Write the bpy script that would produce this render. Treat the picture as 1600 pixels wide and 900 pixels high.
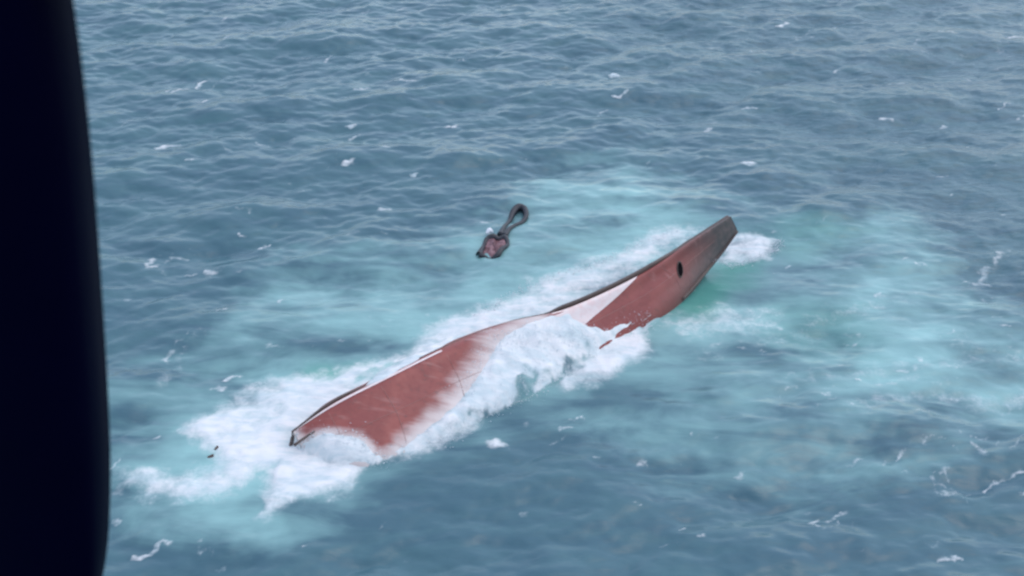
import bpy, bmesh, math, random
import numpy as np
from mathutils import Vector, Matrix
from mathutils.bvhtree import BVHTree

# ------------------------------------------------------------------ reset
for o in list(bpy.data.objects):
    bpy.data.objects.remove(o, do_unlink=True)
scene = bpy.context.scene
COL = scene.collection
R = math.radians
rng = np.random.default_rng(7)
random.seed(7)

# ------------------------------------------------------------------ camera
CAM_H, PITCH, ROLL, HFOV = 45.0, 32.0, 0.0, 45.0
cd = bpy.data.cameras.new('camera')
cam = bpy.data.objects.new('camera', cd)
COL.objects.link(cam)
cam.location = (0, 0, CAM_H)
cam.rotation_euler = (R(90 - PITCH), R(ROLL), 0)
cd.sensor_width = 36
cd.sensor_fit = 'HORIZONTAL'
cd.lens = 18 / math.tan(R(HFOV / 2))
cd.clip_start = 0.05
cd.clip_end = 20000
cd.dof.use_dof = True
cd.dof.focus_distance = 5.2
cd.dof.aperture_fstop = 4.6
scene.camera = cam

# ------------------------------------------------------------------ light
SUN_EL, SUN_AZ = 62.0, 58.0          # azimuth from +Y, clockwise
w = bpy.data.worlds.new('World')
scene.world = w
w.use_nodes = True
nt = w.node_tree
bg = nt.nodes['Background']
sky = nt.nodes.new('ShaderNodeTexSky')
sky.sky_type = 'NISHITA'
sky.sun_disc = False
sky.sun_elevation = R(SUN_EL)
sky.sun_rotation = R(SUN_AZ)
sky.air_density = 1.0
sky.dust_density = 1.4
sky.ozone_density = 1.0
nt.links.new(sky.outputs[0], bg.inputs[0])
bg.inputs[1].default_value = 0.15
sd = bpy.data.lights.new('sun', 'SUN')
sd.energy = 0.9
sd.angle = R(150)
sd.color = (1.0, 0.96, 0.92)
sun = bpy.data.objects.new('sun', sd)
COL.objects.link(sun)
sdir = Vector((math.sin(R(SUN_AZ)) * math.cos(R(SUN_EL)), math.cos(R(SUN_AZ)) * math.cos(R(SUN_EL)), math.sin(R(SUN_EL))))
sun.rotation_euler = sdir.to_track_quat('Z', 'Y').to_euler()
sun.location = (0, 0, 80)
vs = scene.view_settings
vs.view_transform = 'Standard'
vs.look = 'None'
vs.exposure = 0.62
vs.gamma = 1.0

# ------------------------------------------------------------------ helpers
CM = Matrix.Translation(cam.location) @ cam.rotation_euler.to_matrix().to_4x4()
TH = math.tan(R(HFOV / 2))

def ray(px, py):
    d = Vector(((px / 800 - 1) * TH, -(py - 450) / 800 * TH, -1))
    return (CM.to_3x3() @ d).normalized()

def at(px, py, z=0.0):
    d = ray(px, py)
    t = (z - CAM_H) / d.z
    return Vector((0, 0, CAM_H)) + d * t

def mat(name):
    m = bpy.data.materials.new(name)
    m.use_nodes = True
    return m, m.node_tree, m.node_tree.nodes['Principled BSDF']

def N(t, typ, **kw):
    n = t.nodes.new(typ)
    for k, v in kw.items():
        setattr(n, k, v)
    return n

def noise_node(t, vec, scale, detail=4, rough=0.55, dist=0.0):
    n = N(t, 'ShaderNodeTexNoise')
    n.inputs['Scale'].default_value = scale
    n.inputs['Detail'].default_value = detail
    n.inputs['Roughness'].default_value = rough
    n.inputs['Distortion'].default_value = dist
    if vec is not None:
        t.links.new(vec, n.inputs['Vector'])
    return n.outputs['Fac']

def mth(t, op, a, b=None, clamp=False):
    n = N(t, 'ShaderNodeMath', operation=op, use_clamp=clamp)
    for i, v in enumerate((a, b)):
        if v is None:
            continue
        if isinstance(v, (int, float)):
            n.inputs[i].default_value = v
        else:
            t.links.new(v, n.inputs[i])
    return n.outputs[0]

def mapr(t, v, a, b, c=0.0, d=1.0, smooth=True):
    n = N(t, 'ShaderNodeMapRange')
    if smooth:
        n.interpolation_type = 'SMOOTHSTEP'
    t.links.new(v, n.inputs[0])
    for i, x in enumerate((a, b, c, d)):
        n.inputs[1 + i].default_value = x
    return n.outputs[0]

def mixc(t, f, a, b):
    n = N(t, 'ShaderNodeMix', data_type='RGBA')
    for i, v in ((0, f), (6, a), (7, b)):
        if isinstance(v, (int, float)):
            n.inputs[i].default_value = v
        elif isinstance(v, tuple):
            n.inputs[i].default_value = (*v, 1)
        else:
            t.links.new(v, n.inputs[i])
    return n.outputs[2]

def link(name, mesh, m=None, parent=None, smooth=True):
    o = bpy.data.objects.new(name, mesh)
    COL.objects.link(o)
    if m:
        mesh.materials.append(m)
    if parent:
        o.parent = parent
    if smooth:
        mesh.polygons.foreach_set('use_smooth', [True] * len(mesh.polygons))
    return o

def tag(o, label, cat, group=None):
    o['label'] = label
    o['category'] = cat
    if group:
        o['group'] = group

def grid_mesh(name, P, closed_v=False, caps=False):
    """P: (nu, nv, 3) array -> quad sheet"""
    nu, nv = P.shape[:2]
    vs_ = P.reshape(-1, 3).tolist()
    fs = []
    for i in range(nu - 1):
        for j in range(nv if closed_v else nv - 1):
            k = (j + 1) % nv
            fs.append((i * nv + j, i * nv + k, (i + 1) * nv + k, (i + 1) * nv + j))
    if caps:
        fs.append(tuple(range(nv))[::-1])
        fs.append(tuple((nu - 1) * nv + j for j in range(nv)))
    me = bpy.data.meshes.new(name)
    me.from_pydata(vs_, [], fs)
    me.update()
    return me

def spline(pts, n):
    """Catmull-Rom through pts, n samples"""
    P = np.array([list(p) for p in pts], float)
    P = np.vstack([2 * P[0] - P[1], P, 2 * P[-1] - P[-2]])
    m = len(P) - 3
    out = []
    for s in np.linspace(0, m, n):
        i = min(int(s), m - 1)
        t = s - i
        a, b, c, d = P[i:i + 4]
        out.append(.5 * (2 * b + (c - a) * t + (2 * a - 5 * b + 4 * c - d) * t * t + (3 * b - a - 3 * c + d) * t ** 3))
    return np.array(out)

def tube_mesh(name, pts, rad, n=48, sides=10, closed=False, flat=1.0):
    P = list(pts) + ([pts[0]] if closed else [])
    C = spline(P, n)
    if np.isscalar(rad):
        rad = [rad] * n
    else:
        rad = np.interp(np.linspace(0, 1, n), np.linspace(0, 1, len(rad)), rad)
    T = np.gradient(C, axis=0)
    T /= np.linalg.norm(T, axis=1)[:, None]
    out = np.zeros((n, sides, 3))
    for i in range(n):
        b = np.cross(T[i], (0, 0, 1)); b /= np.linalg.norm(b)
        u = np.cross(b, T[i])
        for j in range(sides):
            a = 2 * math.pi * j / sides
            out[i, j] = C[i] + rad[i] * (math.cos(a) * b + math.sin(a) * u * flat)
    return grid_mesh(name, out, closed_v=True, caps=not closed)

# --- numpy noise
_perm = rng.permutation(512)
_perm = np.concatenate([_perm, _perm, _perm])
_ga = rng.uniform(0, 2 * np.pi, 512)

def perlin(x, y):
    xi = np.floor(x).astype(np.int64); yi = np.floor(y).astype(np.int64)
    xf = x - xi; yf = y - yi
    u = xf ** 3 * (xf * (xf * 6 - 15) + 10); v = yf ** 3 * (yf * (yf * 6 - 15) + 10)
    def g(ix, iy, dx, dy):
        a = _ga[_perm[_perm[ix & 511] + (iy & 511)]]
        return np.cos(a) * dx + np.sin(a) * dy
    n00 = g(xi, yi, xf, yf); n10 = g(xi + 1, yi, xf - 1, yf)
    n01 = g(xi, yi + 1, xf, yf - 1); n11 = g(xi + 1, yi + 1, xf - 1, yf - 1)
    return ((n00 * (1 - u) + n10 * u) * (1 - v) + (n01 * (1 - u) + n11 * u) * v) * 1.5

def fbm(x, y, sc, octv=4, gain=.5, ox=0.0):
    s = 0; a = 1; t = 0
    for i in range(octv):
        f = sc * 2 ** i
        s = s + a * perlin(x * f + 17.3 * i + ox, y * f + 9.1 * i - ox)
        t += a; a *= gain
    return s / t

def sstep(a, b, x):
    t = np.clip((x - a) / (b - a), 0, 1)
    return t * t * (3 - 2 * t)

def poly_sdf(poly, X, Y):
    """signed distance, positive inside"""
    P = np.array([[p[0], p[1]] for p in poly])
    d = np.full(X.shape, 1e9); ins = np.zeros(X.shape, bool)
    for i in range(len(P)):
        a = P[i]; b = P[(i + 1) % len(P)]
        e = b - a
        t = np.clip(((X - a[0]) * e[0] + (Y - a[1]) * e[1]) / (e @ e + 1e-12), 0, 1)
        d = np.minimum(d, np.hypot(X - a[0] - t * e[0], Y - a[1] - t * e[1]))
        c = ((a[1] > Y) != (b[1] > Y))
        xs = a[0] + (Y - a[1]) * (e[0] / (e[1] if e[1] else 1e-12))
        ins ^= c & (X < xs)
    return np.where(ins, d, -d)

def line_dist(pts, X, Y):
    P = np.array([[p[0], p[1]] for p in pts])
    d = np.full(X.shape, 1e9)
    for a, b in zip(P[:-1], P[1:]):
        e = b - a
        t = np.clip(((X - a[0]) * e[0] + (Y - a[1]) * e[1]) / (e @ e + 1e-12), 0, 1)
        d = np.minimum(d, np.hypot(X - a[0] - t * e[0], Y - a[1] - t * e[1]))
    return d

# ------------------------------------------------------------------ hull surface
# rails of the overturned hull, stern (lower left) to bow (upper right)
RIDGE = [at(458, 676, .9), at(520, 631, 1.7), at(600, 590, 2.15), at(700, 541, 2.3), at(795, 504, 2.4),
         at(888, 481, 2.45), at(1000, 429, 2.75), at(1080, 377, 3.3), at(1141, 338, 3.9)]
NEAR = [at(474, 712, -.2), at(560, 738, -.2), at(650, 706, -.2), at(742, 664, -.2), at(850, 612, -.2),
        at(950, 548, -.2), at(1046, 486, .1), at(1111, 414, .95), at(1152, 361, 2.75)]
AX = (RIDGE[-1] - RIDGE[0]); AX.z = 0; AX.normalize()
PERP = Vector((AX.y, -AX.x, 0))                      # towards the camera side
NU, NV = 300, 90
ridge = spline(RIDGE, NU)
near = spline(NEAR, NU)
half = np.array([np.linalg.norm((near[i] - ridge[i])[:2]) for i in range(NU)])
perp = np.array(PERP)

def section(i, v):
    """v 0 = near underside, .. 1 = far underside; ridge at .55"""
    r, n = ridge[i], near[i]
    s = i / (NU - 1)
    taper = 1 - sstep(.74, .93, s)
    hw = half[i]
    deep_n = n - perp * hw * (.12 + .25 * (1 - taper)) + np.array((0, 0, -3.2 * taper - .25))
    far_s = r - perp * max(hw * .5, .25) + np.array((0, 0, -1.7 * (.35 + .65 * taper)))
    far_w = r - perp * max(hw * .85, .3) + np.array((0, 0, -3.4 * (.3 + .7 * taper)))
    far_d = r - perp * max(hw * .8, .25) + np.array((0, 0, -5.6 * (.2 + .8 * taper)))
    mid1 = r * .68 + n * .32 + np.array((0, 0, .22 * taper + .05))
    mid2 = r * .34 + n * .66 + np.array((0, 0, .36 * taper + .08))
    return [deep_n, n, mid2, mid1, r, far_s, far_w, far_d]

HP = np.zeros((NU, NV, 3))
for i in range(NU):
    HP[i] = spline(section(i, 0), NV)

def hull_at(s, f):
    """point on near side: s 0..1 along, f 0 ridge .. 1 near edge"""
    i = s * (NU - 1)
    i0 = min(int(i), NU - 2); t = i - i0
    j = (4 - 3 * f) / 7 * (NV - 1)
    j0 = int(j); tj = j - j0
    def row(k):
        return HP[k, j0] * (1 - tj) + HP[k, min(j0 + 1, NV - 1)] * tj
    return row(i0) * (1 - t) + row(i0 + 1) * t

def hull_patch(s0, s1, f0, f1, nu, nv, lift):
    """f0,f1 are functions of u in 0..1"""
    P = np.zeros((nu, nv, 3))
    for a in range(nu):
        u = a / (nu - 1); s = s0 + (s1 - s0) * u
        for b in range(nv):
            f = f0(u) + (f1(u) - f0(u)) * b / (nv - 1)
            p = hull_at(s, f)
            e = .004
            tu = hull_at(min(s + e, 1), f) - hull_at(max(s - e, 0), f)
            tv = hull_at(s, f + e) - hull_at(s, f - e)
            n = np.cross(tu, tv); n /= np.linalg.norm(n)
            if n[2] < 0: n = -n
            P[a, b] = p + n * lift
    return P

verts = [Vector(p) for p in HP.reshape(-1, 3)]
hf = []
for i in range(NU - 1):
    for j in range(NV - 1):
        hf.append((i * NV + j, i * NV + j + 1, (i + 1) * NV + j + 1, (i + 1) * NV + j))
hf.append(tuple(range(NV)))
hf.append(tuple((NU - 1) * NV + j for j in range(NV))[::-1])
BVH = BVHTree.FromPolygons(verts, hf)

def on(px, py):
    """point of the photograph's ray on the hull, else on the sea"""
    h = BVH.ray_cast(Vector((0, 0, CAM_H)), ray(px, py))
    return h[0] if h[0] is not None else at(px, py, .3)

# ------------------------------------------------------------------ sea surface
def graded(a, b, step, lim, k=1.12):
    c = np.arange(a, b + 1e-6, step).tolist()
    d = step
    while c[-1] < lim:
        d *= k; c.append(c[-1] + d)
    d = step
    while c[0] > -lim:
        d *= k; c.insert(0, c[0] - d)
    return np.array(c)

STEP = 0.15
gx = graded(-58, 62, STEP, 7000)
gy = graded(38, 140, STEP, 7000)
X, Y = np.meshgrid(gx, gy)
# wind sea from a directional spectrum
NF, LF = 1024, 153.6
k1 = np.fft.fftfreq(NF, LF / NF) * 2 * np.pi
KX, KY = np.meshgrid(k1, k1)
KK = np.hypot(KX, KY); KK[0, 0] = 1e-6
wd = R(-84)
def spectrum(L0, spread, small):
    c = (KX * math.cos(wd) + KY * math.sin(wd)) / KK
    P = np.exp(-1 / (KK * L0) ** 2) / KK ** 4 * (.12 + np.abs(c) ** spread) * np.exp(-(KK * small) ** 2)
    P[0, 0] = 0
    h = (rng.normal(size=P.shape) + 1j * rng.normal(size=P.shape)) * np.sqrt(P)
    return h
hk = spectrum(2.2, 4, .11)
hz = np.fft.ifft2(hk).real
sc = .20 / hz.std()
hk2 = spectrum(.30, 3, .04)
hz2 = np.fft.ifft2(hk2).real
hk = hk * sc + hk2 * (.021 / hz2.std())
hz = np.fft.ifft2(hk).real
dxf = np.fft.ifft2(-1j * KX / KK * hk).real
dyf = np.fft.ifft2(-1j * KY / KK * hk).real
jxx = np.gradient(dxf, LF / NF, axis=1); jyy = np.gradient(dyf, LF / NF, axis=0)
jac = -(jxx + jyy)
def tile(A, x, y):
    u = (x / LF * NF) % NF; v = (y / LF * NF) % NF
    i = np.floor(u).astype(int); j = np.floor(v).astype(int)
    fu = u - i; fv = v - j
    i %= NF; j %= NF
    i2 = (i + 1) % NF; j2 = (j + 1) % NF
    return (A[j, i] * (1 - fu) + A[j, i2] * fu) * (1 - fv) + (A[j2, i] * (1 - fu) + A[j2, i2] * fu) * fv
core = ((X > -60) & (X < 64) & (Y > 36) & (Y < 142))
Z = tile(hz, X, Y)
CHX = tile(dxf, X, Y); CHY = tile(dyf, X, Y)
JJ = tile(jac, X, Y)
n_small = fbm(X, Y, .9, 4)
n_mid = fbm(X, Y, .22, 4, ox=31)
n_big = fbm(X, Y, .06, 3, ox=77)
AXn = np.array((AX.x, AX.y))
# streaks along the ship's drift direction
Uc = X * AXn[0] + Y * AXn[1]; Vc = -X * AXn[1] + Y * AXn[0]
n_str = fbm(X * .25 + n_mid * .8, Y * 1.0 + n_mid * .8, .35, 4, ox=5)
WX = X + 1.6 * fbm(X, Y, .16, 4, ox=3) + .35 * n_small
WY = Y + 1.6 * fbm(X, Y, .16, 4, ox=51) + .35 * fbm(X, Y, .9, 3, ox=91)

aer = np.zeros_like(X); foam = np.zeros_like(X); green = np.zeros_like(X)
def region(pts, soft, warp=1.0, z=.2):
    P = [at(*p, z) for p in pts]
    x = X + (WX - X) * warp; y = Y + (WY - Y) * warp
    xs = [p.x for p in P]; ys = [p.y for p in P]
    m = (X > min(xs) - 18) & (X < max(xs) + 18) & (Y > min(ys) - 18) & (Y < max(ys) + 18)
    out = np.zeros_like(X)
    out[m] = sstep(-soft, soft, poly_sdf(P, x[m], y[m]))
    return out

AER = [
    ([(1040, 480), (1130, 450), (1220, 440), (1290, 395), (1400, 375), (1470, 400), (1520, 500), (1600, 570), (1680, 590), (1680, 630),
      (1480, 640), (1380, 690), (1300, 720), (1200, 740), (1080, 720), (950, 670), (900, 620), (1000, 560)], 4.0, 2.0, .42),
    ([(1020, 505), (1150, 460), (1240, 470), (1210, 500), (1080, 535), (1010, 540)], 1.8, 1.2, .85),
    ([(1340, 470), (1440, 410), (1500, 460), (1520, 530), (1640, 580), (1640, 620), (1470, 615), (1350, 650), (1320, 560)], 3, 1.6, .55),
    ([(760, 460), (810, 350), (860, 275), (980, 250), (1060, 295), (1100, 345), (1000, 410), (900, 470)], 3.5, 1.8, .55),
    ([(890, 305), (970, 285), (1040, 330), (960, 370)], 2.2, 1.6, .6),
    ([(450, 430), (560, 415), (700, 380), (850, 340), (900, 450), (760, 500), (600, 570), (430, 600), (300, 650), (190, 680), (190, 600), (350, 545), (430, 490)], 4, 2, .5),
    ([(1140, 365), (1250, 335), (1420, 335), (1450, 380), (1250, 405), (1180, 400)], 3, 1.5, .4),
    ([(320, 735), (430, 725), (410, 795), (330, 795)], 1.5, 1, .8),
    ([(180, 745), (290, 650), (380, 590), (480, 570), (620, 540), (740, 480), (850, 420), (1000, 370), (1100, 340), (1010, 420), (880, 500), (600, 620), (520, 760), (390, 812), (200, 785)], 2.0, 1.2, .75),
    ([(430, 440), (540, 420), (640, 420), (560, 500), (450, 490)], 3, 1.5, .35),
    ([(170, 720), (330, 700), (560, 560), (760, 470), (1120, 330), (1210, 380), (1060, 470), (1010, 560), (800, 640), (640, 730), (400, 820), (180, 790)], 2.5, 1.2, .5),
]
for pts, soft, warp, st in AER:
    m = region(pts, soft * 1.6, warp * 1.5)
    k = np.clip(.9 + 1.0 * n_mid + 1.2 * n_str, 0.05, 1.7)
    aer = aer + (1 - aer) * np.clip(m * st * k, 0, 1)
for pts, soft, st in [([(1030, 490), (1080, 430), (1130, 395), (1180, 405), (1160, 440), (1100, 485)], 1.6, 1.0),
                      ([(1180, 350), (1260, 330), (1330, 350), (1250, 390)], 3, .4),
                      ([(430, 610), (490, 570), (570, 570), (540, 600)], 1.5, .7),
                      ([(1240, 480), (1330, 480), (1330, 540), (1200, 540)], 3, .35)]:
    green = np.maximum(green, region(pts, soft, 1) * st)

FOAM = [
    # spreading mass off the stern
    ([(285, 670), (320, 640), (390, 598), (470, 582), (560, 590), (600, 600), (560, 660), (600, 690), (585, 715), (545, 752), (470, 775), (395, 802), (405, 785), (440, 735), (420, 742), (330, 762),
      (235, 775), (190, 755), (200, 738), (320, 735), (335, 715)], 1.5, 1.2, 1.0),
    ([(175, 745), (260, 735), (330, 740), (330, 765), (230, 780), (180, 765)], 1.6, 1.3, .75),
    ([(440, 700), (470, 690), (590, 712), (550, 752), (475, 778), (398, 804), (425, 760)], .7, .8, 1.0),
    ([(330, 680), (400, 620), (480, 595), (560, 590), (480, 660), (460, 720), (360, 720)], .9, .8, 1.0),
    # piled against the far side of the hull
    ([(470, 640), (540, 570), (620, 548), (720, 490), (790, 462), (880, 435), (960, 405), (1010, 410), (900, 500), (700, 560), (600, 610), (490, 680)], 1.3, 1.0, .9),
    ([(740, 490), (830, 430), (940, 400), (1060, 350), (1100, 350), (1010, 420), (900, 480)], 1.8, 1.2, .85),
    # in front of the hull
    ([(600, 715), (700, 640), (740, 560), (900, 490), (1000, 515), (1008, 545), (960, 580), (880, 600), (845, 592), (815, 618), (750, 655), (690, 690), (640, 712)], .9, .7, 1.0),
    ([(1112, 400), (1130, 365), (1175, 360), (1218, 374), (1200, 400), (1150, 408)], .7, .5, 1.0),
    ([(1020, 510), (1130, 470), (1230, 478), (1190, 500), (1060, 520)], 1.8, 1.2, .6),
    ([(1330, 640), (1420, 620), (1520, 610), (1610, 595), (1610, 620), (1480, 630), (1390, 650)], 1.6, 1.2, .42),
    ([(1060, 545), (1200, 505), (1330, 470), (1450, 440), (1460, 455), (1340, 495), (1210, 535), (1080, 560)], 2.2, 1.8, .34),
    ([(1240, 600), (1380, 560), (1520, 540), (1610, 560), (1610, 575), (1500, 560), (1380, 585), (1260, 615)], 2.0, 1.8, .36),
    ([(1370, 600), (1440, 580), (1440, 592), (1385, 605)], .6, .6, .4),
    ([(230, 600), (260, 570), (300, 510), (315, 510), (270, 590), (240, 615)], .8, 1, .38),
]
for pts, soft, warp, st in FOAM:
    m = region(pts, soft, warp)
    foam = np.maximum(foam, m * st)
foam *= np.clip(.95 + .55 * n_mid + .35 * n_str + .25 * n_small, .35, 1.05)
# thin whitecap crests and specks read off the photograph: (x, y, length px, angle, half width m, strength)
CAPS = [(296, 135, 60, -25, .22, .8), (262, 223, 32, -8, .4, .9), (316, 160, 16, -10, .22, .7), (372, 155, 44, -8, .2, .5), (300, 250, 12, 0, .2, .6),
        (547, 193, 18, 0, .22, .7), (546, 254, 10, -20, .3, .9), (606, 235, 8, 0, .22, .6), (704, 194, 18, 0, .25, .8), (650, 271, 10, -20, .22, .7),
        (598, 326, 16, 0, .25, .7), (962, 117, 10, 0, .35, 1), (1222, 38, 14, -25, .4, 1), (1386, 182, 10, 0, .35, .9), (1170, 257, 12, 0, .4, 1),
        (1108, 200, 10, -40, .25, .7), (1232, 128, 8, 0, .25, .7), (1402, 131, 26, -5, .25, .6), (1480, 55, 14, 0, .35, .8), (1588, 57, 26, 4, .3, .9),
        (1560, 102, 20, 0, .3, .5), (242, 858, 66, -22, .2, .7), (772, 690, 20, 10, .42, 1), (883, 664, 18, -20, .2, .7), (820, 800, 14, -25, .14, .5),
        (1295, 808, 60, -24, .13, .6), (1570, 745, 60, -25, .16, .6), (1410, 700, 30, -60, .14, .5), (1590, 690, 40, -55, .14, .5), (232, 408, 24, -55, .22, .6),
        (275, 395, 28, 0, .22, .6), (330, 422, 14, 10, .32, .7), (370, 425, 6, 0, .22, .7), (440, 466, 10, -30, .22, .6), (275, 540, 60, -50, .2, .5),
        (1340, 592, 8, 0, .2, .9), (1415, 577, 34, -10, .18, .7), (1575, 510, 12, 0, .2, .5), (1560, 400, 24, -60, .3, .5), (1540, 425, 30, -70, .25, .5),
        (460, 212, 30, 6, .2, .35), (410, 224, 24, 10, .2, .4), (1330, 635, 8, 0, .15, .7), (520, 170, 40, -5, .16, .25), (640, 12, 50, 2, .3, .35), (1300, 52, 60, -3, .2, .3)]
def cap_line(cx, cy, ln, ang):
    a = R(ang); pts = []
    for q in np.linspace(-.5, .5, 6):
        wob = 3.2 * math.sin(q * 7 + cx)
        pts.append(at(cx + q * ln * math.cos(a), cy + q * ln * math.sin(a) + wob * ln / 60, .1))
    return pts
for cx, cy, ln, ang, hw, st in CAPS:
    L = cap_line(cx, cy, ln, ang)
    c = L[2]
    m = (np.abs(X - c.x) < 6) & (np.abs(Y - c.y) < 6)
    d = line_dist(L, X[m] + .25 * n_small[m] * 2, Y[m] + .5 * fbm(X[m], Y[m], 1.3, 3, ox=12))
    f = .75 * st * (1 - sstep(hw * .1, hw * 1.5, d)) * np.clip(1.0 + 1.2 * n_small[m], .2, 1.3)
    foam[m] = np.maximum(foam[m], np.clip(f, 0, 1))
# lacy remains of older foam
rdg = 1 - np.abs(fbm(X + .6 * n_mid, Y * .8 + .6 * n_small, .55, 3, ox=20)) * 5
rdg2 = 1 - np.abs(fbm(X, Y, 1.4, 3, ox=61)) * 4
for pts, st in [([(1340, 690), (1450, 660), (1620, 640), (1620, 780), (1480, 800), (1400, 740), (1330, 740)], .5), ([(260, 150), (300, 110), (420, 110), (420, 165)], .4),
                ([(215, 430), (230, 390), (350, 380), (380, 440)], .45), ([(235, 610), (260, 540), (310, 490), (330, 510), (280, 590)], .5), ([(195, 885), (210, 850), (290, 830), (330, 880)], .45),
                ([(1510, 470), (1520, 370), (1620, 370), (1620, 470)], .45), ([(560, 340), (640, 310), (700, 340), (600, 400)], .4), ([(1230, 850), (1250, 790), (1340, 790), (1340, 840)], .45),
                ([(1320, 130), (1450, 110), (1620, 80), (1620, 20), (1420, 40)], .35), ([(440, 520), (600, 470), (780, 430), (800, 470), (640, 560), (480, 590)], .35),
                ([(1200, 540), (1400, 480), (1620, 540), (1620, 640), (1380, 660), (1200, 640)], .38), ([(300, 250), (520, 170), (720, 190), (720, 300), (520, 300)], .22)]:
    m = region(pts, 2.0, 1.0)
    lace = np.clip(sstep(.45, .95, rdg) * .7 + sstep(.6, 1, rdg2) * .35, 0, 1) * sstep(-.15, .25, fbm(X, Y, .3, 3, ox=14))
    foam = np.maximum(foam, m * lace * st)
# many faint small whitecaps, more of them to windward
for _ in range(170):
    px, py = rng.uniform(150, 1600), rng.uniform(0, 900) ** 1.0
    L = cap_line(px, py, rng.uniform(5, 26), rng.normal(-12, 18))
    c = L[2]; hw = rng.uniform(.08, .2); st = rng.uniform(.2, .6)
    m = (np.abs(X - c.x) < 3) & (np.abs(Y - c.y) < 3)
    d = line_dist(L, X[m] + .4 * n_small[m], Y[m] + .5 * fbm(X[m], Y[m], 1.3, 3, ox=12))
    foam[m] = np.maximum(foam[m], st * (1 - sstep(hw * .2, hw * 1.8, d)) * np.clip(1 + n_small[m], .3, 1.2))
# wind-roughened water to the upper right, smoother elsewhere
rough = region([(860, -60), (1000, 120), (1150, 230), (1300, 300), (1620, 480), (1900, 500), (1900, -200), (860, -200)], 9, 1.5)

# calm the waves in the churned water and close to the hull
calm = 1 - .45 * np.clip(aer * 1.1, 0, 1)
dh = line_dist([Vector(p) for p in ridge[::18]], X, Y)
calm *= .3 + .7 * sstep(3, 11, dh)
Z = Z * calm
far = np.hypot(X, Y - 90)
fade = 1 - sstep(200, 500, far)
Z *= .25 + .75 * fade
lump = np.clip(foam, 0, 1)
Z = Z + lump * (.12 + .30 * np.abs(fbm(X, Y, .25, 4, ox=8)) + .07 * fbm(X, Y, 1.1, 3, ox=2)) * np.where(core, 1, 0) * sstep(.5, 1, lump)
XX = X + np.where(core, CHX * .4 * calm, 0); YY = Y + np.where(core, CHY * .4 * calm, 0)

# white water pouring over the hull: the sea climbs on to it there
WASH = [
    [(572, 603), (590, 570), (660, 530), (740, 495), (800, 478), (870, 452), (880, 470), (800, 496), (740, 516), (690, 543), (640, 569), (600, 594)],
    [(690, 690), (640, 712), (604, 716), (660, 674), (705, 640), (735, 606), (757, 572), (774, 542), (796, 520), (830, 505), (866, 493), (884, 488), (893, 489),
     (922, 511), (945, 515), (980, 505), (1012, 505), (1020, 545), (960, 585), (880, 606), (820, 630), (750, 665)],
    [(440, 690), (461, 697), (475, 690), (500, 681), (525, 677), (550, 682), (570, 694), (586, 712), (606, 716), (590, 735), (540, 770), (440, 790), (420, 740)],
]
wash = np.full(X.shape, -9.0)
HX, HY = HP[..., 0], HP[..., 1]
film = np.full(HX.shape, -9.0)
for poly in WASH:
    P = [on(*p) for p in poly]
    xs = [p.x for p in P]; ys = [p.y for p in P]
    m = (X > min(xs) - 2) & (X < max(xs) + 2) & (Y > min(ys) - 2) & (Y < max(ys) + 2)
    wx = X[m] + .22 * fbm(X[m], Y[m], .8, 4, ox=66); wy = Y[m] + .22 * fbm(X[m], Y[m], .8, 4, ox=44)
    wash[m] = np.maximum(wash[m], poly_sdf(P, wx, wy))
    if poly is not WASH[0]:
        film = np.maximum(film, poly_sdf(P, HX + .3 * fbm(HX, HY, .8, 4, ox=66), HY + .3 * fbm(HX, HY, .8, 4, ox=44)))
n_lump = fbm(X, Y, .45, 5, gain=.6, ox=88)
idx = np.argwhere(wash > -.35)
for a, b in idx:
    h = BVH.ray_cast(Vector((X[a, b], Y[a, b], 20)), Vector((0, 0, -1)))
    if h[0] is None or h[0].z < -1.0:
        continue
    s = wash[a, b]
    t = -.25 + .25 * min(1, max(0, (s + .35) / .35)) + .16 * min(1, max(0, s / .5))
    z = h[0].z + t + (.22 * n_small[a, b] + .35 * abs(n_lump[a, b])) * min(1, max(0, s / .5))
    if z > Z[a, b]:
        Z[a, b] = z; XX[a, b] = X[a, b]; YY[a, b] = Y[a, b]
        foam[a, b] = max(foam[a, b], min(1, .75 + s + .4 * n_mid[a, b]))
for pts, st in [([(800, 618), (812, 596), (822, 578), (838, 584), (834, 604), (826, 622)], .8), ([(852, 588), (880, 572), (922, 562), (926, 568), (890, 584), (860, 592)], .85), ([(392, 792), (408, 774), (416, 778), (402, 796)], .9),
                ([(742, 650), (750, 636), (756, 640), (750, 654)], .8), ([(545, 602), (600, 580), (640, 566), (620, 560), (560, 580)], .5), ([(960, 575), (985, 560), (995, 568), (970, 590)], .7)]:
    P = [on(*p) for p in pts]
    foam -= st * sstep(-.3, .3, poly_sdf(P, X + 1.0 * n_small, Y + 1.0 * fbm(X, Y, .9, 3, ox=91))) * foam
foam = np.clip(foam, 0, 1); aer = np.clip(aer, 0, 1)

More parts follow.
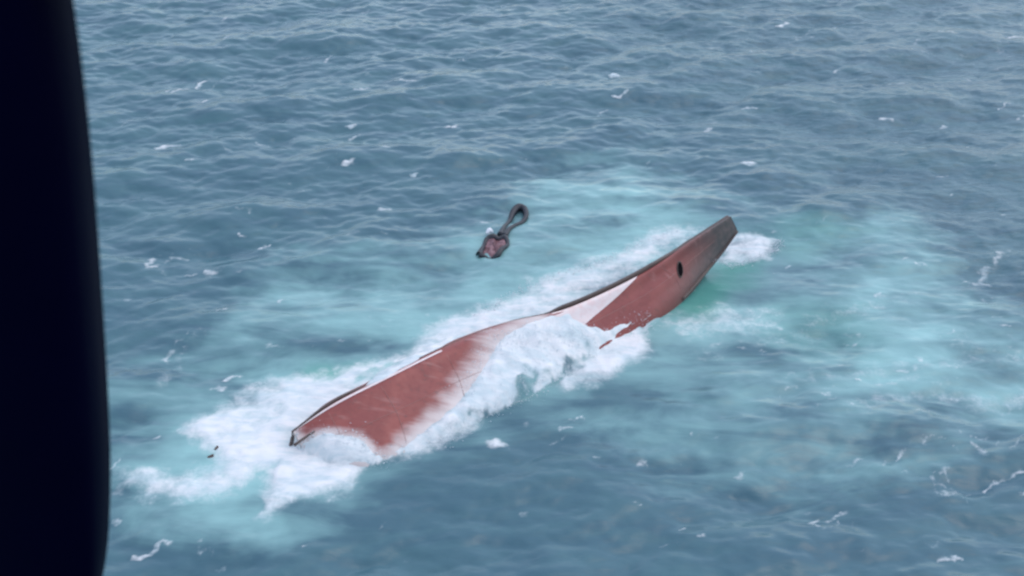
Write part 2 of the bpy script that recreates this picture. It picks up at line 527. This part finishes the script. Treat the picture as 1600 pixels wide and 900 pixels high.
ny, nx = X.shape
me = bpy.data.meshes.new('sea')
nvt = nx * ny
co = np.stack([XX, YY, Z], -1).reshape(-1).astype(np.float32)
me.vertices.add(nvt)
me.vertices.foreach_set('co', co)
ii = np.arange(nvt).reshape(ny, nx)
q = np.stack([ii[:-1, :-1], ii[:-1, 1:], ii[1:, 1:], ii[1:, :-1]], -1).reshape(-1, 4)
nf = len(q)
me.loops.add(nf * 4)
me.loops.foreach_set('vertex_index', q.reshape(-1).astype(np.int32))
me.polygons.add(nf)
me.polygons.foreach_set('loop_start', np.arange(0, nf * 4, 4, dtype=np.int32))
me.polygons.foreach_set('loop_total', np.full(nf, 4, np.int32))
me.update(calc_edges=True)
me.polygons.foreach_set('use_smooth', np.ones(nf, bool))
for nm, A in (('foam', foam), ('aeration', aer), ('green', green), ('ripple', rough)):
    at_ = me.attributes.new(nm, 'FLOAT', 'POINT')
    at_.data.foreach_set('value', A.reshape(-1).astype(np.float32))
print('sea verts', nvt)

m_sea, t, bs = mat('sea_water')
geo = N(t, 'ShaderNodeNewGeometry')
pos = geo.outputs['Position']
def attr(nm):
    n = N(t, 'ShaderNodeAttribute', attribute_name=nm)
    return n.outputs['Fac']
mpn = N(t, 'ShaderNodeMapping'); mpn.inputs['Scale'].default_value = (.32, 1.0, 1.0); mpn.inputs['Rotation'].default_value = (0, 0, R(-6))
t.links.new(pos, mpn.inputs[0])
mps = N(t, 'ShaderNodeMapping'); mps.inputs['Rotation'].default_value = (0, 0, -math.atan2(PERP.y, PERP.x)); mps.inputs['Scale'].default_value = (.4, 1.3, .6)
t.links.new(pos, mps.inputs[0])
nA = noise_node(t, pos, 1.3, 6, .6, .4)
nB = noise_node(t, pos, 5.0, 4, .6, .2)
nC = noise_node(t, mpn.outputs[0], .35, 6, .6, 1.3)
f0 = attr('foam'); a0 = attr('aeration'); g0 = attr('green')
fj = mth(t, 'ADD', f0, mth(t, 'MULTIPLY', mth(t, 'SUBTRACT', nA, .5), .95))
fj = mth(t, 'ADD', fj, mth(t, 'MULTIPLY', mth(t, 'SUBTRACT', nB, .5), .35))
fm = mapr(t, fj, .12, 1.02)
fm = mth(t, 'MULTIPLY', fm, mapr(t, f0, .02, .25))
aj = mth(t, 'ADD', a0, mth(t, 'MULTIPLY', mth(t, 'SUBTRACT', nC, .5), .85))
aj = mth(t, 'MULTIPLY', mth(t, 'MAXIMUM', aj, 0.0), mapr(t, a0, 0, .2))
deep = mixc(t, mapr(t, nC, .3, .7), (.055, .128, .162), (.073, .162, .186))
aerc = mixc(t, g0, (.285, .505, .485), (.13, .40, .31))
c1 = mixc(t, mapr(t, aj, 0, 1.0, 0, 1, False), deep, aerc)
c1 = mixc(t, mth(t, 'MULTIPLY', g0, .55), c1, (.08, .30, .24))
nE = noise_node(t, mps.outputs[0], .40, 5, .6, .8)
nD = noise_node(t, mps.outputs[0], 1.0, 6, .65, .6)
fcol = mixc(t, mapr(t, mth(t, 'ADD', mth(t, 'MULTIPLY', nD, .6), mth(t, 'MULTIPLY', nE, .4)), .36, .60), (.56, .65, .66), (.80, .79, .77))
c2 = mixc(t, fm, c1, fcol)
t.links.new(c2, bs.inputs['Base Color'])
t.links.new(mapr(t, fm, 0, 1, .16, .75), bs.inputs['Roughness'])
bs.inputs['IOR'].default_value = 1.33
b1 = N(t, 'ShaderNodeBump'); b1.inputs['Strength'].default_value = 1.0; b1.inputs['Distance'].default_value = .045
rip = mth(t, 'MULTIPLY', noise_node(t, mpn.outputs[0], 1.7, 5, .6, .3), mth(t, 'ADD', mth(t, 'MULTIPLY', attr('ripple'), 2.6), .9))
t.links.new(mth(t, 'ADD', mth(t, 'MULTIPLY', rip, 1.0), mth(t, 'MULTIPLY', mth(t, 'MULTIPLY', mth(t, 'ADD', nD, mth(t, 'MULTIPLY', nB, .4)), fm), .8)), b1.inputs['Height'])
t.links.new(b1.outputs[0], bs.inputs['Normal'])
sea = link('sea', me, m_sea, smooth=False)
sea['kind'] = 'structure'
def sea_z(p):
    j = np.searchsorted(gx, p[0]); i = np.searchsorted(gy, p[1])
    return float(Z[i, j])

# ------------------------------------------------------------------ capsized ship
ship = bpy.data.objects.new('capsized_ship', None)
COL.objects.link(ship)
tag(ship, 'capsized ship floating bottom up, red hull half covered by white water', 'ship')

m_hull, t, bs = mat('red_antifouling')
geo = N(t, 'ShaderNodeNewGeometry'); pos = geo.outputs['Position']
sx = N(t, 'ShaderNodeAttribute', attribute_name='along').outputs['Fac']
n1 = noise_node(t, pos, .5, 6, .6, .5); n2 = noise_node(t, pos, 3.0, 6, .65, .2)
red = mixc(t, mapr(t, n1, .35, .65), (.235, .050, .042), (.295, .070, .056))
red = mixc(t, mapr(t, n2, .52, .75), red, (.17, .065, .055))
grey = mixc(t, mapr(t, n2, .35, .7), (.085, .075, .070), (.145, .11, .10))
sy = N(t, 'ShaderNodeAttribute', attribute_name='across').outputs['Fac']
gm = mapr(t, mth(t, 'ADD', mth(t, 'ADD', sx, mth(t, 'MULTIPLY', sy, .09)), mth(t, 'MULTIPLY', mth(t, 'SUBTRACT', n1, .5), .10)), .76, .98)
c = mixc(t, gm, red, grey)
mp = N(t, 'ShaderNodeMapping'); mp.inputs['Rotation'].default_value = (0, 0, -math.atan2(PERP.y, PERP.x)); mp.inputs['Scale'].default_value = (.25, 1.5, .5)
t.links.new(pos, mp.inputs[0])
runs = noise_node(t, mp.outputs[0], 1.4, 5, .6, .3)
c = mixc(t, mth(t, 'MULTIPLY', mapr(t, runs, .55, .8), .45), c, (.45, .25, .22))
fl = N(t, 'ShaderNodeAttribute', attribute_name='film').outputs['Fac']
rd = mapr(t, N(t, 'ShaderNodeAttribute', attribute_name='down').outputs['Fac'], .02, .45, .95, 1.0)
fl = mth(t, 'MULTIPLY', fl, rd)
fl = mth(t, 'MULTIPLY', mapr(t, mth(t, 'ADD', fl, mth(t, 'MULTIPLY', mth(t, 'SUBTRACT', runs, .5), .7)), .28, 1.1), mapr(t, fl, 0, .15))
c = mixc(t, mth(t, 'MULTIPLY', fl, .92), c, (.70, .63, .59))
t.links.new(c, bs.inputs['Base Color'])
t.links.new(mapr(t, n2, .3, .7, .40, .6), bs.inputs['Roughness'])
b1 = N(t, 'ShaderNodeBump'); b1.inputs['Strength'].default_value = .5; b1.inputs['Distance'].default_value = .045
t.links.new(noise_node(t, pos, 1.6, 5, .55), b1.inputs['Height']); t.links.new(b1.outputs[0], bs.inputs['Normal'])

hm = bpy.data.meshes.new('hull')
hm.from_pydata([tuple(v) for v in verts], [], hf)
hm.update()
al = hm.attributes.new('along', 'FLOAT', 'POINT')
al.data.foreach_set('value', np.repeat(np.linspace(0, 1, NU), NV).astype(np.float32))
ac = hm.attributes.new('across', 'FLOAT', 'POINT')
ac.data.foreach_set('value', np.tile(np.clip(((4 - np.linspace(0, 7, NV)) / 3 - .45) / .5, 0, 1), NU).astype(np.float32))
dn = hm.attributes.new('down', 'FLOAT', 'POINT')
dn.data.foreach_set('value', np.tile(np.clip((4 - np.linspace(0, 7, NV)) / 3, 0, 1), NU).astype(np.float32))
fa = hm.attributes.new('film', 'FLOAT', 'POINT')
fa.data.foreach_set('value', (np.clip(1 + film / (1.0 + 1.5 * sstep(.16, .46, np.linspace(0, 1, NU)))[:, None], 0, 1) * (1 - sstep(.56, .62, np.linspace(0, 1, NU)))[:, None]).reshape(-1).astype(np.float32))
link('hull', hm, m_hull, ship)

m_keel, t, bs = mat('dark_keel')
bs.inputs['Roughness'].default_value = .5
tc = N(t, 'ShaderNodeNewGeometry').outputs['Position']
t.links.new(mixc(t, noise_node(t, tc, 2.5, 5), (.060, .043, .036), (.13, .088, .072)), bs.inputs['Base Color'])
# keel fin along the ridge
KP = np.zeros((NU, 6, 3))
for i in range(NU):
    s = i / (NU - 1)
    hgt = (.10 + .13 * sstep(.3, .5, s)) * sstep(.03, .10, s) * (1 - 1.25 * sstep(.76, .86, s)) * (1 - 1.5 * sstep(.15, .21, s) * (1 - sstep(.58, .62, s)))
    r = ridge[i]
    for j, (a, b) in enumerate(((.02, -.3), (-.06, hgt * .8), (-.09, hgt), (-.16 - .09 * s, hgt), (-.2 - .1 * s, hgt * .8), (-.3 - .1 * s, -.5))):
        KP[i, j] = r + perp * a + np.array((0, 0, b))
link('keel', grid_mesh('keel', KP, closed_v=True, caps=True), m_keel, ship, smooth=False)

m_pale, t, bs = mat('pale_sheen_paint')  # sky sheen on wet plating, put into a pale colour
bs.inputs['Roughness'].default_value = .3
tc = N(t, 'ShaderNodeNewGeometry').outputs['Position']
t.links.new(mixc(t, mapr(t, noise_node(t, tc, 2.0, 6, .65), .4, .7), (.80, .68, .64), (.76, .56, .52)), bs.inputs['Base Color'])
# pale wedge of painted sheen beside the keel, forward
def hull_sf(px, py):
    """(s, f) of the hull point seen at a pixel"""
    p = np.array(on(px, py))
    best = min((float(np.sum((HP[i, j] - p) ** 2)), i, j) for i in range(NU) for j in range(NV))
    return best[1] / (NU - 1), (4 - best[2] / (NV - 1) * 7) / 3
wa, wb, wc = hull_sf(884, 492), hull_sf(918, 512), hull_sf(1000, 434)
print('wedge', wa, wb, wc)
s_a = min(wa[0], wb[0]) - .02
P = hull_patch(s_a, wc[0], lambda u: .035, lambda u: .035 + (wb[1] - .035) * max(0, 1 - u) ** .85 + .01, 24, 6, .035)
link('sheen_wedge', grid_mesh('sheen_wedge', P), m_pale, ship)['label'] = 'pale pink wedge of sky sheen painted on the plating beside the keel'
# thin pale strip of painted wet highlight along the stern part
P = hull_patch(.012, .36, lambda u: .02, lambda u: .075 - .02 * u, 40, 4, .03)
link('sheen_strip', grid_mesh('sheen_strip', P), m_pale, ship)

# thruster tunnel mouth near the bow: proud cup, hole shade painted black, and rim
m_dark, t, bs = mat('tunnel_shade_black')
bs.inputs['Base Color'].default_value = (.006, .005, .006, 1); bs.inputs['Roughness'].default_value = .9; bs.inputs['Specular IOR Level'].default_value = .05
hc = on(1062, 421)
h = BVH.ray_cast(Vector((0, 0, CAM_H)), ray(1062, 421))
nrm = h[1] if h[1].dot(ray(1062, 421)) < 0 else -h[1]
e1 = (AX - nrm * AX.dot(nrm)).normalized(); e2 = nrm.cross(e1)
def rings(lst, n=20):
    P = np.zeros((len(lst), n, 3))
    for i, (r, d) in enumerate(lst):
        for j in range(n):
            a = 2 * math.pi * j / n
            P[i, j] = hc + e1 * (r * .52 * math.cos(a) + r * .22 * math.sin(a)) + e2 * (r * .95 * math.sin(a)) + nrm * d
    return P
tun = link('thruster_tunnel', grid_mesh('thruster_tunnel', rings([(.50, .02), (.47, .05), (.40, .045), (.30, .03), (.15, .025), (.02, .025)]), closed_v=True), m_dark, ship)
link('tunnel_rim', grid_mesh('tunnel_rim', rings([(.58, -.05), (.58, .05), (.53, .085), (.48, .05), (.48, -.02)]), closed_v=True), m_keel, tun)

# bulwark edge under the bow flare
i0 = int(.78 * NU)
pts = [near[i] + perp * .03 for i in np.linspace(i0, NU - 1, 9).astype(int)]
link('gunwale', tube_mesh('gunwale', pts, [.10, .13, .12, .08], 40, 8), m_keel, ship)

# rudder and stern gear at the lower left end
st = ridge[0]
ax = np.array(AX)
def plate(name, outline, thick, m, parent):
    """outline of (along, up) pairs in the ship's centre plane"""
    bm = bmesh.new()
    A = [bm.verts.new(st + ax * a + np.array((0, 0, b)) + perp * thick / 2) for a, b in outline]
    B = [bm.verts.new(st + ax * a + np.array((0, 0, b)) - perp * thick / 2) for a, b in outline]
    bm.faces.new(A); bm.faces.new(B[::-1])
    n = len(A)
    for i in range(n):
        bm.faces.new((A[i], B[i], B[(i + 1) % n], A[(i + 1) % n]))
    bmesh.ops.recalc_face_normals(bm, faces=bm.faces)
    me = bpy.data.meshes.new(name); bm.to_mesh(me); bm.free()
    return link(name, me, m, parent, smooth=False)
plate('rudder', [(-.15, -1.5), (.25, -.9), (.30, -.25), (.05, -.12), (-.15, -.3), (-.45, -1.2)], .14, m_keel, ship)
shaft = link('propeller_shaft', tube_mesh('propeller_shaft', [st + perp * .9 + ax * .9 + np.array((0, 0, .25)), st + perp * 1.0 + ax * .3 + np.array((0, 0, .2)), st + perp * 1.1 - ax * .5 + np.array((0, 0, .05))], [.06, .07, .09], 12, 10), m_keel, ship)

# girth welds
m_weld, t, bs = mat('weld_bead')
tc = N(t, 'ShaderNodeNewGeometry').outputs['Position']
t.links.new(mixc(t, noise_node(t, tc, 3, 4), (.22, .08, .07), (.42, .24, .20)), bs.inputs['Base Color'])
bs.inputs['Roughness'].default_value = .5
for sw in (.10, .23, .36, .78):
    pts = [hull_at(sw + .012 * math.sin(3 * f), f) + np.array((0, 0, .008)) for f in np.linspace(.12, .98, 9)]
    link('weld_seam', tube_mesh('weld_seam', pts, .014, 26, 6), m_weld, ship)
for fw in (.52,):
    pts = [hull_at(sw, fw) + np.array((0, 0, .006)) for sw in np.linspace(.03, .92, 24)]
    link('weld_seam', tube_mesh('weld_seam', pts, .012, 90, 6), m_weld, ship)

# flying drops along the breaking edges
def drops(lines, n):
    V = []; F = []
    for _ in range(n):
        q = random.randrange(len(lines)); L = lines[q]
        spread, up = ((.45, .2) if q in (0, 1, 2, 5) else (.22, .07))
        k = random.randrange(len(L) - 1); u = random.random()
        p = on(*L[k]) * (1 - u) + on(*L[k + 1]) * u
        x = p.x + random.gauss(0, spread); y = p.y + random.gauss(0, spread)
        z = max(p.z - .3, sea_z((x, y))) + random.expovariate(1 / up) * .8
        r = .010 + random.random() ** 3 * .04
        b = len(V)
        for d in ((1, 0, 0), (-1, 0, 0), (0, 1, 0), (0, -1, 0), (0, 0, 1), (0, 0, -1)):
            q = r * random.uniform(.7, 1.3)
            V.append((x + d[0] * q, y + d[1] * q, z + d[2] * q))
        for f in ((0, 2, 4), (2, 1, 4), (1, 3, 4), (3, 0, 4), (2, 0, 5), (1, 2, 5), (3, 1, 5), (0, 3, 5)):
            F.append(tuple(b + i for i in f))
    me = bpy.data.meshes.new('sea_spray'); me.from_pydata(V, [], F); me.update()
    return me
m_spray, t, bs = mat('spray_white')
tc = N(t, 'ShaderNodeNewGeometry').outputs['Position']
t.links.new(mixc(t, noise_node(t, tc, 2, 3), (.62, .68, .71), (.80, .82, .83)), bs.inputs['Base Color'])
bs.inputs['Roughness'].default_value = .6
EDGES = [[(640, 712), (690, 690), (750, 657), (815, 622), (845, 595), (885, 602), (960, 584), (1008, 546), (1000, 516)],
         [(470, 690), (525, 678), (570, 695), (600, 715)], [(720, 610), (745, 560), (780, 515)], [(740, 490), (830, 440), (940, 405), (1060, 352)],
         [(1115, 400), (1150, 410), (1210, 388), (1218, 374)], [(790, 540), (860, 530), (940, 545)]]
spray = link('sea_spray', drops(EDGES, 6500), m_spray)
spray['kind'] = 'stuff'
tag(spray, 'fine white spray flying along the breaking foam round the hull', 'spray')

# ------------------------------------------------------------------ raft and hose loop
m_rub, t, bs = mat('dark_rubber')
tc = N(t, 'ShaderNodeNewGeometry').outputs['Position']
t.links.new(mixc(t, noise_node(t, tc, 3, 4), (.008, .012, .018), (.035, .036, .042)), bs.inputs['Base Color'])
bs.inputs['Roughness'].default_value = .45
m_pink, t, bs = mat('faded_pink_fabric')
tc = N(t, 'ShaderNodeNewGeometry').outputs['Position']
t.links.new(mixc(t, mapr(t, noise_node(t, tc, 3, 5), .35, .65), (.11, .04, .045), (.27, .15, .16)), bs.inputs['Base Color'])
bs.inputs['Roughness'].default_value = .6
m_white, t, bs = mat('white_fabric')
tc = N(t, 'ShaderNodeNewGeometry').outputs['Position']
t.links.new(mixc(t, noise_node(t, tc, 4, 4), (.7, .72, .74), (.85, .86, .87)), bs.inputs['Base Color'])

rc = at(771, 383, .2)
def wat(px, py, dz=0.0):
    p = at(px, py, .1)
    return np.array((p.x, p.y, sea_z(p) + dz))
raft = bpy.data.objects.new('life_raft', None); COL.objects.link(raft)
tag(raft, 'small half swamped raft with dark tube and pink floor beside hose loop', 'raft')
ring = [wat(749, 398, .10), wat(756, 385, .04), wat(761, 377, .14), wat(771, 375, .24), wat(779, 377, .16), wat(789, 376, .22), wat(793, 385, .10), wat(784, 393, .14), wat(777, 400, .10), wat(766, 402, -.08), wat(758, 399, -.04)]
link('buoyancy_tube', tube_mesh('buoyancy_tube', ring, [.27, .13, .20, .28, .17, .24, .13, .18, .22, .10, .12, .27], 64, 12, closed=True), m_rub, raft)
RG = spline(ring + [ring[0]], 40)[:-1]
cen = RG.mean(0)
FL = np.zeros((7, 39, 3))
for i in range(7):
    f = .02 + .98 * i / 6
    for j in range(39):
        p = cen + (RG[j] - cen) * f
        p[2] += .20 * math.sin(j * .55 + 4 * f) * f * (1 - f) * 2 + .16 * (1 - f)
        FL[i, j] = p
link('floor', grid_mesh('floor', FL, closed_v=True), m_pink, raft)
fo = [wat(760, 371, .2), wat(765, 368, .34), wat(770, 368, .2)]
link('float', tube_mesh('float', fo, [.08, .24, .08], 12, 10), m_white, raft)
hose = link('hose_loop', tube_mesh('hose_loop', [wat(782, 371, .14), wat(788, 358, .05), wat(796, 345, .12), wat(802, 333, .22), wat(810, 327, .28), wat(819, 329, .24), wat(822, 338, .18), wat(816, 347, .08), wat(804, 355, .06), wat(795, 363, .08), wat(788, 372, .14)],
            [.28, .15, .17, .26, .30, .26, .20, .17, .15, .18, .28], 80, 10), m_rub)
tag(hose, 'dark hose loop afloat on the water above the small raft', 'hose')
# bits of wreckage in the stern foam
m_wood, t, bs = mat('wet_brown_wood')
tc = N(t, 'ShaderNodeNewGeometry').outputs['Position']
t.links.new(mixc(t, noise_node(t, tc, 6, 4), (.05, .03, .025), (.11, .07, .05)), bs.inputs['Base Color'])
def board(px, py, L, W, T, rz, label):
    bm = bmesh.new()
    bmesh.ops.create_cube(bm, size=1)
    bmesh.ops.scale(bm, vec=(L, W, T), verts=bm.verts)
    bmesh.ops.bevel(bm, geom=bm.edges[:], offset=.03, segments=1, affect='EDGES')
    for v in bm.verts:
        v.co.z += .08 * math.sin(v.co.x * 2); v.co.y += .05 * math.sin(v.co.x * 3)
    me = bpy.data.meshes.new('wreckage_board'); bm.to_mesh(me); bm.free()
    o = link('wreckage_board', me, m_wood, smooth=False)
    p = wat(px, py, .0)
    o.location = p; o.rotation_euler = (.1, -.08, rz)
    tag(o, label, 'board', 'bits of wreckage in the stern foam')
board(328, 712, .42, .22, .08, .3, 'larger dark brown scrap floating in the foam left of the stern')
board(338, 699, .30, .16, .06, 1.0, 'smaller faint brown scrap in the foam just above the larger scrap')

# ------------------------------------------------------------------ helicopter door frame round the viewer
m_fr, t, bs = mat('cabin_shade_black')  # near-black base colour stands in for the shade inside the cabin
tc = N(t, 'ShaderNodeNewGeometry').outputs['Position']
t.links.new(mixc(t, noise_node(t, tc, 8, 3), (.0001, .0001, .008), (.0002, .0002, .011)), bs.inputs['Base Color'])
bs.inputs['Roughness'].default_value = .6
bs.inputs['Specular IOR Level'].default_value = .03
frame = bpy.data.objects.new('helicopter_door_frame', None); COL.objects.link(frame)
tag(frame, 'near black helicopter door post, out of focus along the left edge', 'door frame')
DY = 1.1
def onplane(px, py):
    d = ray(px, py); tt = DY / d.y
    return Vector((0, 0, CAM_H)) + d * tt
edge = [onplane(*p) for p in ((72, -140), (94, 0), (115, 150), (131, 300), (145, 480), (156, 650), (160, 780), (154, 900), (130, 1010))]
frame.location = (0, 0, 0)
def post(name, pts, width, sign):
    C = spline([(p.x, p.y, p.z) for p in pts], 60)
    prof = [(0, -.035), (-.012, -.052), (-.03, -.06), (-width, -.06), (-width, .06), (-.03, .06), (-.012, .052), (0, .035)]
    P = np.zeros((60, len(prof), 3))
    for i in range(60):
        for j, (a, b) in enumerate(prof):
            P[i, j] = C[i] + np.array((a * sign, b, 0))
    return link(name, grid_mesh(name, P, closed_v=True, caps=True), m_fr, frame)
post('post', edge, .16, 1)
zt, zb = edge[0].z, edge[-1].z
right = [Vector((1.05 - (.12 if q in (0, 6) else 0), DY, zt + (zb - zt) * q / 6)) for q in range(7)]
post('post', right, .16, -1)
def rail(name, z, h):
    bm = bmesh.new()
    bmesh.ops.create_cube(bm, size=1)
    bmesh.ops.scale(bm, vec=(2.0, .124, h), verts=bm.verts)
    bmesh.ops.bevel(bm, geom=bm.edges[:], offset=.02, segments=2, affect='EDGES')
    bmesh.ops.translate(bm, vec=(.12, DY, z), verts=bm.verts)
    me = bpy.data.meshes.new(name); bm.to_mesh(me); bm.free()
    link(name, me, m_fr, frame, smooth=False)
rail('header', zt + .05, .14)
rail('sill', zb - .05, .14)
